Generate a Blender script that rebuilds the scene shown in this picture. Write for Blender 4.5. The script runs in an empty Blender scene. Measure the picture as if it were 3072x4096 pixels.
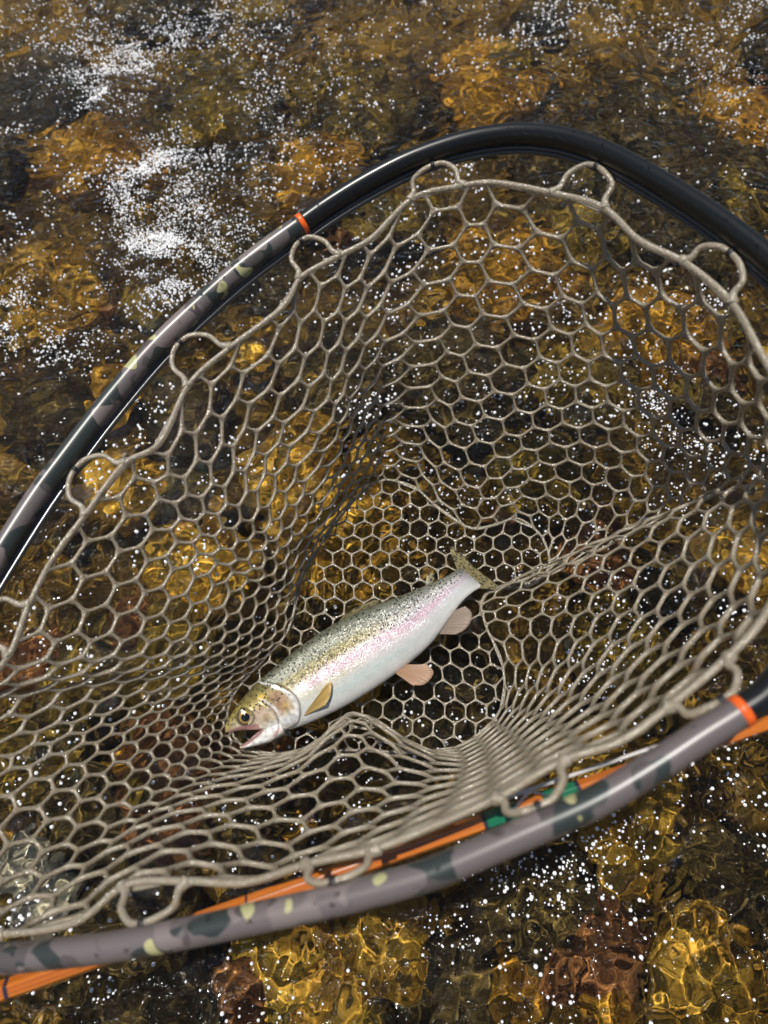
import bpy, bmesh, math, random
import numpy as np
from mathutils import Vector, Matrix

# ------------------------------------------------------------------ camera, light, exposure
scene = bpy.context.scene
COL = scene.collection
TILT = math.radians(25.0)           # camera tilts 25 degrees off straight down
CAM = np.array([0.0, 0.0, 0.64])    # the water surface is z = 0
FPX = 2840.0                        # focal length in photograph pixels (3072 x 4096)
cam_d = bpy.data.cameras.new('camera')
cam_d.lens = 36.0 * FPX / 4096.0
cam_d.sensor_width = 36.0
cam_d.clip_start = 0.01
cam_d.clip_end = 200.0
cam_d.dof.use_dof = True
cam_d.dof.focus_distance = 0.60
cam_d.dof.aperture_fstop = 6.3
cam = bpy.data.objects.new('camera', cam_d)
COL.objects.link(cam)
cam.location = CAM
cam.rotation_euler = (TILT, 0, 0)
scene.camera = cam

SUN = Vector((-0.18, 0.058, 0.980)).normalized()      # towards the sun
sun_d = bpy.data.lights.new('sun', 'SUN')
sun_d.energy = 5.0
sun_d.angle = math.radians(0.5)
sun_d.color = (1.0, 0.965, 0.90)
sun_d.cycles.is_caustics_light = True      # sunlight is focused by the ripples on to the bed
sun = bpy.data.objects.new('sun', sun_d)
COL.objects.link(sun)
sun.rotation_euler = SUN.to_track_quat('Z', 'Y').to_euler()

world = bpy.data.worlds.new('World')
scene.world = world
world.use_nodes = True
wn = world.node_tree
sky = wn.nodes.new('ShaderNodeTexSky')
sky.sky_type = 'NISHITA'
sky.sun_disc = False
sky.sun_elevation = math.asin(SUN.z)
sky.sun_rotation = math.atan2(SUN.x, SUN.y)
bg = wn.nodes['Background']
bg.inputs['Strength'].default_value = 0.055
wn.links.new(sky.outputs[0], bg.inputs['Color'])

scene.view_settings.view_transform = 'Standard'
scene.view_settings.look = 'None'
scene.view_settings.gamma = 1.0
scene.view_settings.exposure = 0.0
scene.render.engine = 'CYCLES'
cy = scene.cycles
cy.max_bounces = 7
cy.transparent_max_bounces = 16
cy.transmission_bounces = 6
cy.glossy_bounces = 3
cy.diffuse_bounces = 2
cy.caustics_reflective = False
cy.caustics_refractive = True
cy.sample_clamp_indirect = 6.0
cy.use_denoising = True
cy.use_adaptive_sampling = True
cy.adaptive_threshold = 0.02

# ------------------------------------------------------------------ helpers
AX = np.array([1.0, 0, 0])
AU = np.array([0, math.cos(TILT), math.sin(TILT)])
AF = np.array([0, math.sin(TILT), -math.cos(TILT)])

def ray(px, py):
    return AX * ((px - 1536) / FPX) - AU * ((py - 2048) / FPX) + AF

def at_z(px, py, z):
    r = ray(px, py)
    return CAM + r * ((z - CAM[2]) / r[2])

def at_bed(px, py, z):
    p = at_z(px, py, 0.0)
    d = ray(px, py); d = d / np.linalg.norm(d)
    e = 1 / 1.33
    c1 = -d[2]; c2 = math.sqrt(1 - e*e*(1 - c1*c1))
    r = e*d + (e*c1 - c2) * np.array([0, 0, 1.0])
    return p + r * (z / r[2])

def at_d(px, py, d):
    return CAM + ray(px, py) * d

def hoop_depth(px, py):              # the hoop of the net is one flat ring
    return 0.5 * 175.0 / (175.0 + 0.0272 * (px - 1750) + 0.0405 * (py - 700))

def on_hoop(px, py):
    return at_d(px, py, hoop_depth(px, py))

def lin(r, g, b):
    f = lambda c: (c / 255.0 / 12.92) if c / 255.0 <= 0.04045 else ((c / 255.0 + 0.055) / 1.055) ** 2.4
    return (f(r), f(g), f(b), 1.0)

def link(o, parent=None):
    COL.objects.link(o)
    if parent is not None:
        o.parent = parent
    return o

def tag(o, label=None, cat=None, group=None, kind=None):
    if label: o['label'] = label
    if cat: o['category'] = cat
    if group: o['group'] = group
    if kind: o['kind'] = kind
    return o

def mesh_obj(name, verts, faces, mat, parent=None, smooth=True):
    me = bpy.data.meshes.new(name)
    me.from_pydata([tuple(map(float, v)) for v in verts], [], faces)
    me.update()
    if smooth:
        me.polygons.foreach_set('use_smooth', [True] * len(me.polygons))
    if mat: me.materials.append(mat)
    return link(bpy.data.objects.new(name, me), parent)

def empty(name, loc=(0, 0, 0)):
    o = bpy.data.objects.new(name, None)
    o.location = tuple(loc)
    o.empty_display_size = 0.05
    return link(o)

def catmull(pts, n, closed=False):
    """resample a Catmull-Rom curve through pts with n samples between neighbours"""
    P = np.asarray(pts, float)
    m = len(P)
    out = []
    segs = m if closed else m - 1
    for i in range(segs):
        if closed:
            a, b, c, d = P[(i - 1) % m], P[i], P[(i + 1) % m], P[(i + 2) % m]
        else:
            b, c = P[i], P[i + 1]
            a = P[i - 1] if i > 0 else 2 * b - c
            d = P[i + 2] if i + 2 < m else 2 * c - b
        # centripetal-like tangents
        dt0, dt1, dt2 = [max(np.linalg.norm(q) ** 0.5, 1e-6) for q in (b - a, c - b, d - c)]
        t1 = ((b - a) / dt0 - (c - a) / (dt0 + dt1) + (c - b) / dt1) * dt1
        t2 = ((c - b) / dt1 - (d - b) / (dt1 + dt2) + (d - c) / dt2) * dt1
        for k in range(n):
            t = k / n
            out.append((2*t**3 - 3*t**2 + 1) * b + (t**3 - 2*t**2 + t) * t1 + (-2*t**3 + 3*t**2) * c + (t**3 - t**2) * t2)
    if not closed:
        out.append(P[-1])
    return np.array(out)

def frames(P, closed, ref):
    P = np.asarray(P)
    if closed:
        T = np.roll(P, -1, 0) - np.roll(P, 1, 0)
    else:
        T = np.gradient(P, axis=0)
    T /= np.linalg.norm(T, axis=1)[:, None] + 1e-12
    ref = np.asarray(ref, float)
    A = np.cross(T, ref); A /= np.linalg.norm(A, axis=1)[:, None] + 1e-12
    B = np.cross(A, T)
    return T, A, B

def sweep(P, prof, closed=False, ref=(0, 0, 1), scale=None, caps=True):
    """prof: list of (a, b) offsets in (side, up) of the path"""
    T, A, B = frames(P, closed, ref)
    n, m = len(P), len(prof)
    verts = []
    for i in range(n):
        s = 1.0 if scale is None else scale[i]
        for a, b in prof:
            verts.append(P[i] + (A[i] * a + B[i] * b) * s)
    faces = []
    for i in range(n if closed else n - 1):
        j = (i + 1) % n
        for k in range(m):
            l = (k + 1) % m
            faces.append((i*m + k, i*m + l, j*m + l, j*m + k))
    if not closed and caps:
        faces.append(tuple(range(m - 1, -1, -1)))
        faces.append(tuple((n - 1) * m + k for k in range(m)))
    return verts, faces

def circle(r, n=12, rb=None):
    rb = r if rb is None else rb
    return [(r * math.cos(2*math.pi*k/n), rb * math.sin(2*math.pi*k/n)) for k in range(n)]

class Mat:
    def __init__(self, name):
        self.m = bpy.data.materials.new(name)
        self.m.use_nodes = True
        self.t = self.m.node_tree
        self.b = self.t.nodes['Principled BSDF']
        self.out = self.t.nodes['Material Output']
    def n(self, kind, **kw):
        nd = self.t.nodes.new('ShaderNode' + kind)
        for k, v in kw.items():
            if k in nd.inputs.keys() if isinstance(k, str) else False:
                nd.inputs[k].default_value = v
            else:
                setattr(nd, k, v)
        return nd
    def l(self, a, b):
        self.t.links.new(a, b)
    def set(self, **kw):
        for k, v in kw.items():
            self.b.inputs[k.replace('_', ' ')].default_value = v
        return self
    def ramp(self, fac, stops, mode='LINEAR'):
        r = self.t.nodes.new('ShaderNodeValToRGB')
        r.color_ramp.interpolation = mode
        e = r.color_ramp.elements
        while len(e) < len(stops): e.new(0.5)
        for q, (p, c) in zip(e, stops):
            q.position = p
            q.color = c if len(c) == 4 else (*c, 1)
        self.l(fac, r.inputs[0])
        return r
    def math(self, op, a, b=None, clamp=False):
        nd = self.t.nodes.new('ShaderNodeMath'); nd.operation = op; nd.use_clamp = clamp
        for i, v in enumerate((a, b)):
            if v is None: continue
            if isinstance(v, (int, float)): nd.inputs[i].default_value = v
            else: self.l(v, nd.inputs[i])
        return nd.outputs[0]
    def mix(self, fac, a, b, blend='MIX'):
        nd = self.t.nodes.new('ShaderNodeMix'); nd.data_type = 'RGBA'; nd.blend_type = blend
        for sock, v in ((nd.inputs[0], fac), (nd.inputs[6], a), (nd.inputs[7], b)):
            if isinstance(v, (int, float)): sock.default_value = v
            elif isinstance(v, tuple): sock.default_value = v if len(v) == 4 else (*v, 1)
            else: self.l(v, sock)
        return nd.outputs[2]
    def noise(self, vec, scale, detail=4, rough=0.55, dist=0.0):
        nd = self.t.nodes.new('ShaderNodeTexNoise')
        nd.inputs['Scale'].default_value = scale
        nd.inputs['Detail'].default_value = detail
        nd.inputs['Roughness'].default_value = rough
        nd.inputs['Distortion'].default_value = dist
        if vec is not None: self.l(vec, nd.inputs['Vector'])
        return nd
    def voro(self, vec, scale, feature='F1', rand=1.0):
        nd = self.t.nodes.new('ShaderNodeTexVoronoi')
        nd.feature = feature
        nd.inputs['Scale'].default_value = scale
        nd.inputs['Randomness'].default_value = rand
        if vec is not None: self.l(vec, nd.inputs['Vector'])
        return nd
    def bump(self, height, strength, distance, normal=None):
        nd = self.t.nodes.new('ShaderNodeBump')
        nd.inputs['Strength'].default_value = strength
        nd.inputs['Distance'].default_value = distance
        self.l(height, nd.inputs['Height'])
        if normal is not None: self.l(normal, nd.inputs['Normal'])
        return nd.outputs[0]
    def obj(self):
        nd = self.t.nodes.new('ShaderNodeTexCoord')
        return nd.outputs['Object']
    def attr(self, name):
        nd = self.t.nodes.new('ShaderNodeAttribute'); nd.attribute_name = name
        return nd

rng = np.random.default_rng(11)

def vnoise(X, Y, seed):
    """smooth value noise on a plane, arrays in, -1..1 out"""
    r = np.random.default_rng(seed)
    tab = r.uniform(-1, 1, (256, 256))
    xi, yi = np.floor(X).astype(int), np.floor(Y).astype(int)
    fx, fy = X - xi, Y - yi
    fx, fy = fx*fx*fx*(fx*(fx*6-15)+10), fy*fy*fy*(fy*(fy*6-15)+10)
    g = lambda a, b: tab[a % 256, b % 256]
    return (g(xi, yi)*(1-fx)*(1-fy) + g(xi+1, yi)*fx*(1-fy) + g(xi, yi+1)*(1-fx)*fy + g(xi+1, yi+1)*fx*fy)

def gnoise(X, Y, seed):
    """gradient noise on a plane, about -1..1"""
    r = np.random.default_rng(seed)
    ang = r.uniform(0, 2*math.pi, (256, 256)); gx_, gy_ = np.cos(ang), np.sin(ang)
    xi, yi = np.floor(X).astype(int), np.floor(Y).astype(int)
    fx, fy = X - xi, Y - yi
    u, v = fx*fx*fx*(fx*(fx*6-15)+10), fy*fy*fy*(fy*(fy*6-15)+10)
    g = lambda a, b: gx_[(xi+a) % 256, (yi+b) % 256]*(fx-a) + gy_[(xi+a) % 256, (yi+b) % 256]*(fy-b)
    return 1.5*(g(0, 0)*(1-u)*(1-v) + g(1, 0)*u*(1-v) + g(0, 1)*(1-u)*v + g(1, 1)*u*v)

def gfbm(X, Y, seed, octs=3, gain=0.5):
    v, a = 0, 1.0
    for o in range(octs):
        c, s_ = math.cos(0.9*o), math.sin(0.9*o)          # each octave turned, so no grid shows
        v = v + a * gnoise((X*c - Y*s_) * 2**o + 17.3*o, (X*s_ + Y*c) * 2**o - 9.1*o, seed + o)
        a *= gain
    return v

def fbm(X, Y, seed, octs=4, gain=0.5):
    v, a = 0, 1.0
    for o in range(octs):
        v = v + a * vnoise(X * 2**o + 17.3*o, Y * 2**o - 9.1*o, seed + o)
        a *= gain
    return v

# ------------------------------------------------------------------ setting: stream bed, stones, water
BED_Z = -0.15

def graded(lo, hi, fine_lo, fine_hi, step, ratio=1.25):
    a = list(np.arange(fine_lo, fine_hi + step * 0.5, step))
    s = step
    while a[-1] < hi:
        s *= ratio; a.append(a[-1] + s)
    s = step
    while a[0] > lo:
        s *= ratio; a.insert(0, a[0] - s)
    return np.array(a)

def sheet(name, xs, ys, zf, mat):
    X, Y = np.meshgrid(xs, ys)
    Z = zf(X, Y)
    nx, ny = len(xs), len(ys)
    co = np.stack([X, Y, Z], -1).reshape(-1, 3)
    idx = np.arange(nx * ny).reshape(ny, nx)
    f = np.stack([idx[:-1, :-1], idx[:-1, 1:], idx[1:, 1:], idx[1:, :-1]], -1).reshape(-1, 4)
    me = bpy.data.meshes.new(name)
    me.vertices.add(len(co)); me.vertices.foreach_set('co', co.ravel())
    me.loops.add(f.size); me.loops.foreach_set('vertex_index', f.ravel().astype(np.int32))
    me.polygons.add(len(f)); me.polygons.foreach_set('loop_start', np.arange(0, f.size, 4, dtype=np.int32))
    me.polygons.foreach_set('use_smooth', np.ones(len(f), bool))
    me.update(calc_edges=True); me.validate()
    me.materials.append(mat)
    return link(bpy.data.objects.new(name, me))

def stone_material(name, dark, mid, light, scale=14.0):
    M = Mat(name)
    o = M.obj()
    warp = M.noise(o, 9.0, 3)
    v = M.t.nodes.new('ShaderNodeVectorMath'); v.operation = 'MULTIPLY_ADD'
    M.l(warp.outputs['Color'], v.inputs[0]); v.inputs[1].default_value = (0.12, 0.12, 0.12); M.l(o, v.inputs[2])
    n1 = M.noise(v.outputs[0], scale * 1.3, 7, 0.66, 0.8)
    n2 = M.noise(v.outputs[0], scale * 6, 5, 0.7, 1.5)
    f = M.math('ADD', M.math('MULTIPLY', n1.outputs[0], 0.60), M.math('MULTIPLY', n2.outputs[0], 0.40))
    c = M.ramp(f, [(0.36, dark), (0.47, mid), (0.58, light), (0.70, mid)])
    M.l(c.outputs[0], M.b.inputs['Base Color'])
    M.set(Roughness=0.8)
    M.l(M.bump(n2.outputs[0], 0.6, 0.01), M.b.inputs['Normal'])
    return M.m

ST = {
    'gold':  stone_material('algae_gold', (0.13, 0.066, 0.009), (0.50, 0.275, 0.032), (0.86, 0.55, 0.09)),
    'orange':stone_material('algae_orange', (0.14, 0.062, 0.008), (0.52, 0.26, 0.026), (0.78, 0.45, 0.055)),
    'olive': stone_material('algae_olive', (0.045, 0.031, 0.006), (0.20, 0.135, 0.023), (0.40, 0.28, 0.046)),
    'dark':  stone_material('wet_dark_stone', (0.014, 0.011, 0.006), (0.065, 0.047, 0.017), (0.19, 0.135, 0.040)),
    'rust':  stone_material('rust_stone', (0.06, 0.024, 0.011), (0.26, 0.11, 0.042), (0.46, 0.22, 0.085)),
    'pale':  stone_material('pale_stone', (0.30, 0.29, 0.24), (0.70, 0.68, 0.60), (0.85, 0.83, 0.76), 22.0),
}
bed_mat = stone_material('stream_gravel', (0.028, 0.017, 0.005), (0.17, 0.10, 0.018), (0.40, 0.245, 0.042), 9.0)

bed = sheet('stream_bed', graded(-14, 14, -1.2, 1.2, 0.02), graded(-14, 16, -0.6, 1.5, 0.02),
            lambda X, Y: BED_Z - 0.03 + 0.03 * fbm(X * 5, Y * 5, 3, 4), bed_mat)
tag(bed, kind='structure')
bed.cycles.is_caustics_receiver = True

def make_stone(px, py, rpx, kind, label, seed):
    c = at_bed(px, py, BED_Z + 0.04)
    d = np.linalg.norm(c - CAM)
    r = rpx * d / FPX
    q = np.random.default_rng(seed)
    bm = bmesh.new()
    bmesh.ops.create_icosphere(bm, subdivisions=4, radius=1.0)
    ax, ay, az = r * q.uniform(0.9, 1.15), r * q.uniform(0.85, 1.1), min(r * q.uniform(0.5, 0.7), 0.075)
    ph = q.uniform(0, 50, 3)
    V = np.array([v.co[:] for v in bm.verts])
    # blocky cobble: pull towards a rounded box, then lumps
    W = V.copy()
    for _ in range(11):                      # broken faces
        n_ = q.normal(0, 1, 3); n_ /= np.linalg.norm(n_)
        o_ = q.uniform(0.62, 0.9)
        dd = W @ n_ - o_
        W = W - np.where(dd > 0, dd * 0.86, 0)[:, None] * n_[None]
    l = 0.13 * fbm(V[:, 0]*1.3 + ph[0], V[:, 1]*1.3 + V[:, 2]*1.7 + ph[1], seed, 3) \
      + 0.05 * fbm(V[:, 0]*5 + ph[2], V[:, 1]*5 + V[:, 2]*4, seed + 9, 2)
    W = W * (1 + l)[:, None] * np.array([ax, ay, az])
    a = q.uniform(0, math.pi)
    R = np.array([[math.cos(a), -math.sin(a), 0], [math.sin(a), math.cos(a), 0], [0, 0, 1]])
    W = W @ R.T
    for v, w in zip(bm.verts, W): v.co = w
    for f in bm.faces: f.smooth = True
    me = bpy.data.meshes.new('stream_stone'); bm.to_mesh(me); bm.free()
    me.materials.append(ST[kind])
    o = link(bpy.data.objects.new('stream_stone', me))
    top = min(0.02 + az * 0.45, 0.085)
    o.location = (c[0], c[1], BED_Z + top - az)
    o.cycles.is_caustics_receiver = True
    tag(o, label, 'stone', 'stones under the stream water')
    return o

STONES = [
    (1400, 2080, 330, 'gold', 'bright golden stone under the net floor beside the trout tail'),
    (1170, 1820, 260, 'gold', 'golden slab behind the net wall next to the bright stone by the tail'),
    (140, 1080, 250, 'gold', 'golden algae stone under foam outside the camouflage rail'),
    (450, 1930, 190, 'gold', 'golden stone showing through the attachment loop of the camouflage rail'),
    (800, 2230, 230, 'gold', 'golden stone behind the net wall facing the trout back'),
    (640, 2560, 220, 'olive', 'olive gold stone behind the net wall near the trout head'),
    (1150, 3900, 330, 'gold', 'large golden stone under water below the orange cane rod'),
    (1560, 3800, 200, 'gold', 'small golden stone beside the large one below the cane rod'),
    (2900, 3950, 210, 'gold', 'golden stone among dark ones away from the cane rod'),
    (2960, 2190, 140, 'gold', 'small golden stone behind the net wall by the black bow'),
    (2030, 1010, 260, 'orange', 'orange brown stone behind the net wall below the black bow'),
    (2680, 1270, 240, 'orange', 'orange stone behind the rim cord of the black bow'),
    (1620, 800, 170, 'olive', 'yellow green stone under the curve of the black bow'),
    (2930, 760, 190, 'olive', 'yellow olive stone outside the black bow'),
    (2960, 360, 170, 'orange', 'orange stone beyond the black bow'),
    (820, 330, 240, 'olive', 'olive stone between the two foam streaks'),
    (1420, 330, 250, 'olive', 'olive brown stone upstream of the black bow'),
    (1950, 260, 230, 'orange', 'brown orange stone upstream of the black bow'),
    (380, 560, 200, 'orange', 'rust gold stone beside the foam streak'),
    (1250, 640, 190, 'orange', 'rust orange stone just outside the orange band'),
    (300, 2660, 210, 'olive', 'olive stone behind the wide net cells by the rim'),
    (110, 3000, 210, 'olive', 'olive stone behind the widest net cells'),
    (2560, 2580, 260, 'olive', 'brown olive stone under the net wall facing the trout belly'),
    (2500, 3110, 270, 'gold', 'golden stone under the camouflage rail beside the cane rod'),
    (2640, 540, 400, 'dark', 'large near black stone outside the black bow'),
    (1880, 1480, 320, 'dark', 'large black stone behind the net wall below the bow'),
    (2130, 1860, 210, 'olive', 'brown stone under the net fold near the trout tail'),
    (720, 1590, 210, 'dark', 'dark brown stone outside the camouflage rail'),
    (170, 1640, 230, 'dark', 'black brown stone just outside the camouflage rail'),
    (2720, 2290, 170, 'dark', 'black stone beside the small golden one'),
    (2230, 3640, 270, 'dark', 'dark stone below the net rail in the bubbles'),
    (2980, 3500, 200, 'dark', 'dark slate stone below the black bow end'),
    (500, 3980, 330, 'dark', 'large dark stone under the cane rod butt'),
    (1780, 2740, 240, 'dark', 'dark stone under the net floor below the trout belly'),
    (330, 3260, 190, 'dark', 'dark green stone behind the net beside the pale stone'),
    (640, 3130, 260, 'rust', 'reddish brown stone behind the net in front of the trout mouth'),
    (40, 2640, 150, 'rust', 'red brown stone at the net loop by the camouflage rail'),
    (2380, 3810, 200, 'rust', 'rust brown stone between dark ones below the net rail'),
    (2430, 2190, 150, 'rust', 'rust stone under the net fold'),
    (1850, 3960, 230, 'dark', 'dark brown stone beside the golden ones below the rod'),
    (70, 3520, 170, 'pale', 'pale whitish stone behind the net'),
    (1020, 1000, 190, 'dark', 'dark stone under the foam patch beside the camouflage rail'),
    (90, 240, 240, 'dark', 'dark olive stone under the foam streak furthest from the net'),
    (2340, 860, 200, 'olive', 'olive stone showing through the loop of the black bow'),
    (1330, 1480, 240, 'dark', 'dark stone behind the net beside the orange band'),
    (2350, 1480, 230, 'olive', 'mottled olive stone behind the net wall'),
    (1180, 2600, 200, 'dark', 'dark stone directly beneath the trout'),
    (1000, 3330, 230, 'dark', 'dark stone behind the crowded net rows'),
]
for i, (px, py, rp, k, lab) in enumerate(STONES):
    make_stone(px, py, rp, k, lab, 100 + i)
small = np.random.default_rng(5)
for i in range(90):
    k = ['olive', 'dark', 'orange', 'rust', 'gold', 'olive', 'dark'][i % 7]
    word = {'olive': 'olive', 'dark': 'blackish', 'orange': 'orange brown', 'rust': 'rust red', 'gold': 'golden'}[k]
    sx_, sy_, sr_ = small.uniform(-300, 3400), small.uniform(-300, 4300), small.uniform(55, 125)
    near = min(STONES, key=lambda t: (t[0]-sx_)**2 + (t[1]-sy_)**2)
    lab = ('%s %s stone by the %s' % ('tiny' if sr_ < 78 else 'small' if sr_ < 102 else 'squat', word, near[4])).split()
    make_stone(sx_, sy_, sr_, k, ' '.join(lab[:16]), 400 + i)

# water: real ripples in the sheet, finer ones as relief of the surface
def water_z(X, Y):
    U = X * 0.9 + Y * 0.35; V = -X * 0.35 + Y * 0.9
    U, V = U + 0.045*gfbm(X*11, Y*11, 22, 3), V + 0.045*gfbm(X*11 + 40, Y*11, 23, 3)
    z = 0.0055 * gfbm(U * 6, V * 11, 21, 3) + 0.0015 * gfbm(U * 15, V * 34, 31, 3, 0.6) + 0.0009 * gfbm(U*50, V*105, 41, 3, 0.55)
    far = np.maximum(np.abs(X), np.abs(Y - 0.4))
    return -0.006 + z * np.clip(1.6 - far * 0.15, 0.4, 1.0)

W = Mat('stream_water')
wo = W.obj()
st = W.t.nodes.new('ShaderNodeMapping'); W.l(wo, st.inputs[0])
st.inputs['Rotation'].default_value = (0, 0, math.radians(22)); st.inputs['Scale'].default_value = (1.0, 1.5, 1.0)
n1 = W.noise(st.outputs[0], 42.0, 3, 0.5, 0.8)
n2 = W.noise(st.outputs[0], 130.0, 2, 0.5, 0.6)
h = W.math('ADD', n1.outputs[0], W.math('MULTIPLY', n2.outputs[0], 0.30))
nrm = W.bump(h, 1.0, 0.010)
W.t.nodes.remove(W.b)
rf = W.n('BsdfRefraction'); rf.inputs['Color'].default_value = (0.97, 0.93, 0.80, 1); rf.inputs['Roughness'].default_value = 0.0; rf.inputs['IOR'].default_value = 1.33
gl = W.n('BsdfGlossy'); gl.inputs['Roughness'].default_value = 0.05
fr = W.n('Fresnel'); fr.inputs['IOR'].default_value = 1.33
m2 = W.n('MixShader')
for s in (gl, fr): W.l(nrm, s.inputs['Normal'])
W.l(fr.outputs[0], m2.inputs[0]); W.l(rf.outputs[0], m2.inputs[1]); W.l(gl.outputs[0], m2.inputs[2])
W.l(m2.outputs[0], W.out.inputs['Surface'])
water = sheet('water', graded(-14, 14, -0.72, 0.72, 0.0032), graded(-14, 16, -0.22, 1.12, 0.0032), water_z, W.m)
tag(water, kind='structure')
water.cycles.is_caustics_caster = True

# foam: air bubbles riding the surface, with white dots standing for sun glints
def bubbles(name, P, R, mat):
    n = 6
    base = []
    for k in range(n): base.append((math.cos(2*math.pi*k/n), math.sin(2*math.pi*k/n), -0.15))
    for k in range(n): base.append((0.72*math.cos(2*math.pi*(k+.5)/n), 0.72*math.sin(2*math.pi*(k+.5)/n), 0.68))
    base.append((0, 0, 1.0))
    base = np.array(base)
    tri = []
    for k in range(n):
        l = (k + 1) % n
        tri += [(k, l, n + k), (l, n + l, n + k), (n + k, n + l, 2*n)]
    tri = np.array(tri)
    m = len(P)
    co = (P[:, None, :] + base[None] * R[:, None, None]).reshape(-1, 3)
    f = (tri[None] + (np.arange(m) * len(base))[:, None, None]).reshape(-1, 3)
    me = bpy.data.meshes.new(name)
    me.vertices.add(len(co)); me.vertices.foreach_set('co', co.ravel())
    me.loops.add(f.size); me.loops.foreach_set('vertex_index', f.ravel().astype(np.int32))
    me.polygons.add(len(f)); me.polygons.foreach_set('loop_start', np.arange(0, f.size, 3, dtype=np.int32))
    me.polygons.foreach_set('use_smooth', np.ones(len(f), bool))
    me.update(calc_edges=True)
    me.materials.append(mat)
    return link(bpy.data.objects.new(name, me))

FM = Mat('foam_and_glint_dots').set(Roughness=0.12, IOR=1.4, Base_Color=(0.88, 0.88, 0.89, 1), Transmission_Weight=0.15)  # white base colour also stands for the sun's glint on each dot
FM.b.inputs['Specular IOR Level'].default_value = 0.8

pts = []
def cluster(px, py, sx, sy, ang, n, r0=0.0006, r1=0.0015):
    c = at_z(px, py, 0)
    k = np.linalg.norm(c - CAM) / FPX
    a = math.radians(ang)
    g = rng.normal(0, 1, (n * 3, 2)) * np.array([sx, sy]) * k * 1.15
    x = c[0] + g[:, 0]*math.cos(a) - g[:, 1]*math.sin(a)
    y = c[1] + (g[:, 0]*math.sin(a) + g[:, 1]*math.cos(a)) * 1.2
    x, y = x + 0.008*fbm(x*22, y*22, 51, 2), y + 0.008*fbm(x*22 + 9, y*22, 61, 2)
    d = 0.5 + 0.9*fbm(x*30, y*34, 55, 3)
    ok = rng.uniform(0, 1, n * 3) < np.clip(d, 0.06, 1) * 0.45
    x, y = x[ok], y[ok]
    r = r0 + (r1 - r0) * rng.uniform(0, 1, len(x))**2
    pts.append(np.stack([x, y, r], 1))
# dense streaks of foam
cluster(620, 640, 60, 45, 40, 900); cluster(550, 760, 40, 80, 0, 500); cluster(700, 830, 100, 90, 30, 800)
cluster(600, 1000, 60, 80, 20, 1100); cluster(800, 960, 140, 90, 20, 1000); cluster(690, 1085, 100, 35, 0, 800)
cluster(470, 270, 90, 50, 45, 1000); cluster(570, 180, 110, 36, 35, 700); cluster(330, 380, 80, 60, 30, 420)
cluster(40, 1260, 80, 60, 20, 700); cluster(130, 1330, 100, 36, -20, 420)
cluster(950, 60, 90, 60, 20, 420); cluster(200, 80, 180, 90, 0, 620); cluster(900, 640, 180, 120, 30, 520)
cluster(1150, 330, 140, 90, 60, 420); cluster(60, 480, 20, 14, 0, 30, .001, .0022)
cluster(2700, 1650, 60, 130, 0, 420, .0006, .0014); cluster(2950, 330, 70, 90, 20, 320); cluster(2150, 3450, 300, 90, 15, 420, .0006, .0014)
cluster(1950, 1800, 300, 260, 30, 700, .0006, .0015); cluster(2450, 2350, 300, 220, 30, 700, .0006, .0015)
# scattered everywhere, gathered in drifts: bubbles and white dots for sun glints
N = 120000
X = rng.uniform(-1.0, 1.0, N); Y = rng.uniform(-0.35, 1.5, N)
den = fbm(X * 11 + 5, Y * 14, 77, 3) + 0.75 * fbm(X * 45, Y * 60, 87, 2)
keep = rng.uniform(0, 1, N) < np.clip((den - 0.10) * 0.55, 0.020, 0.6)
X, Y = X[keep], Y[keep]
pts.append(np.stack([X, Y, 0.0008 + 0.0012*rng.uniform(0, 1, len(X))**1.6], 1))
B = np.concatenate(pts)
foam = bubbles('foam', np.stack([B[:, 0], B[:, 1], water_z(B[:, 0], B[:, 1]) + 0.0002], 1), B[:, 2], FM.m)
tag(foam, 'white air bubbles, foam and white sun glint dots drifting on the stream', 'foam', kind='stuff')

# ------------------------------------------------------------------ landing net
NET_LABEL = 'landing net with clear rubber mesh, black bow and camouflage rails'
HOOP_PX = [(1209, 896), (1325, 815), (1476, 723), (1640, 640), (1850, 568), (2000, 541), (2110, 536), (2260, 556), (2420, 610),
           (2600, 705), (2828, 848), (2960, 945), (3072, 1037), (3270, 1230), (3400, 1480), (3450, 1780), (3400, 2120), (3270, 2480),
           (3072, 2766), (2963, 2845), (2818, 2936), (2642, 3052), (2394, 3200), (2112, 3328), (1857, 3440), (1712, 3500), (1423, 3582),
           (1242, 3625), (1061, 3664), (796, 3722), (464, 3785), (199, 3818), (0, 3838), (-180, 3835), (-380, 3770), (-530, 3610), (-560, 3400),
           (-480, 3150), (-320, 2800), (-150, 2470), (35, 2164), (165, 1965), (253, 1847), (411, 1641), (620, 1395), (780, 1240), (944, 1094), (1064, 1000)]
HPT = np.array([on_hoop(*p) for p in HOOP_PX])
NSUB = 8
HOOP = catmull(HPT, NSUB, closed=True)
HC = HOOP.mean(0)
e1 = HPT[0] - HC; e2 = HPT[12] - HC
HN = np.cross(e1, e2); HN /= np.linalg.norm(HN)
if HN[2] < 0: HN = -HN
net = empty('landing_net', HC)
tag(net, NET_LABEL, 'landing net')
def child(o, parent=net):
    o.parent = parent
    o.matrix_parent_inverse = Matrix.Translation(-Vector(HC)) if parent is net else Matrix.Identity(4)
    return o

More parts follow.
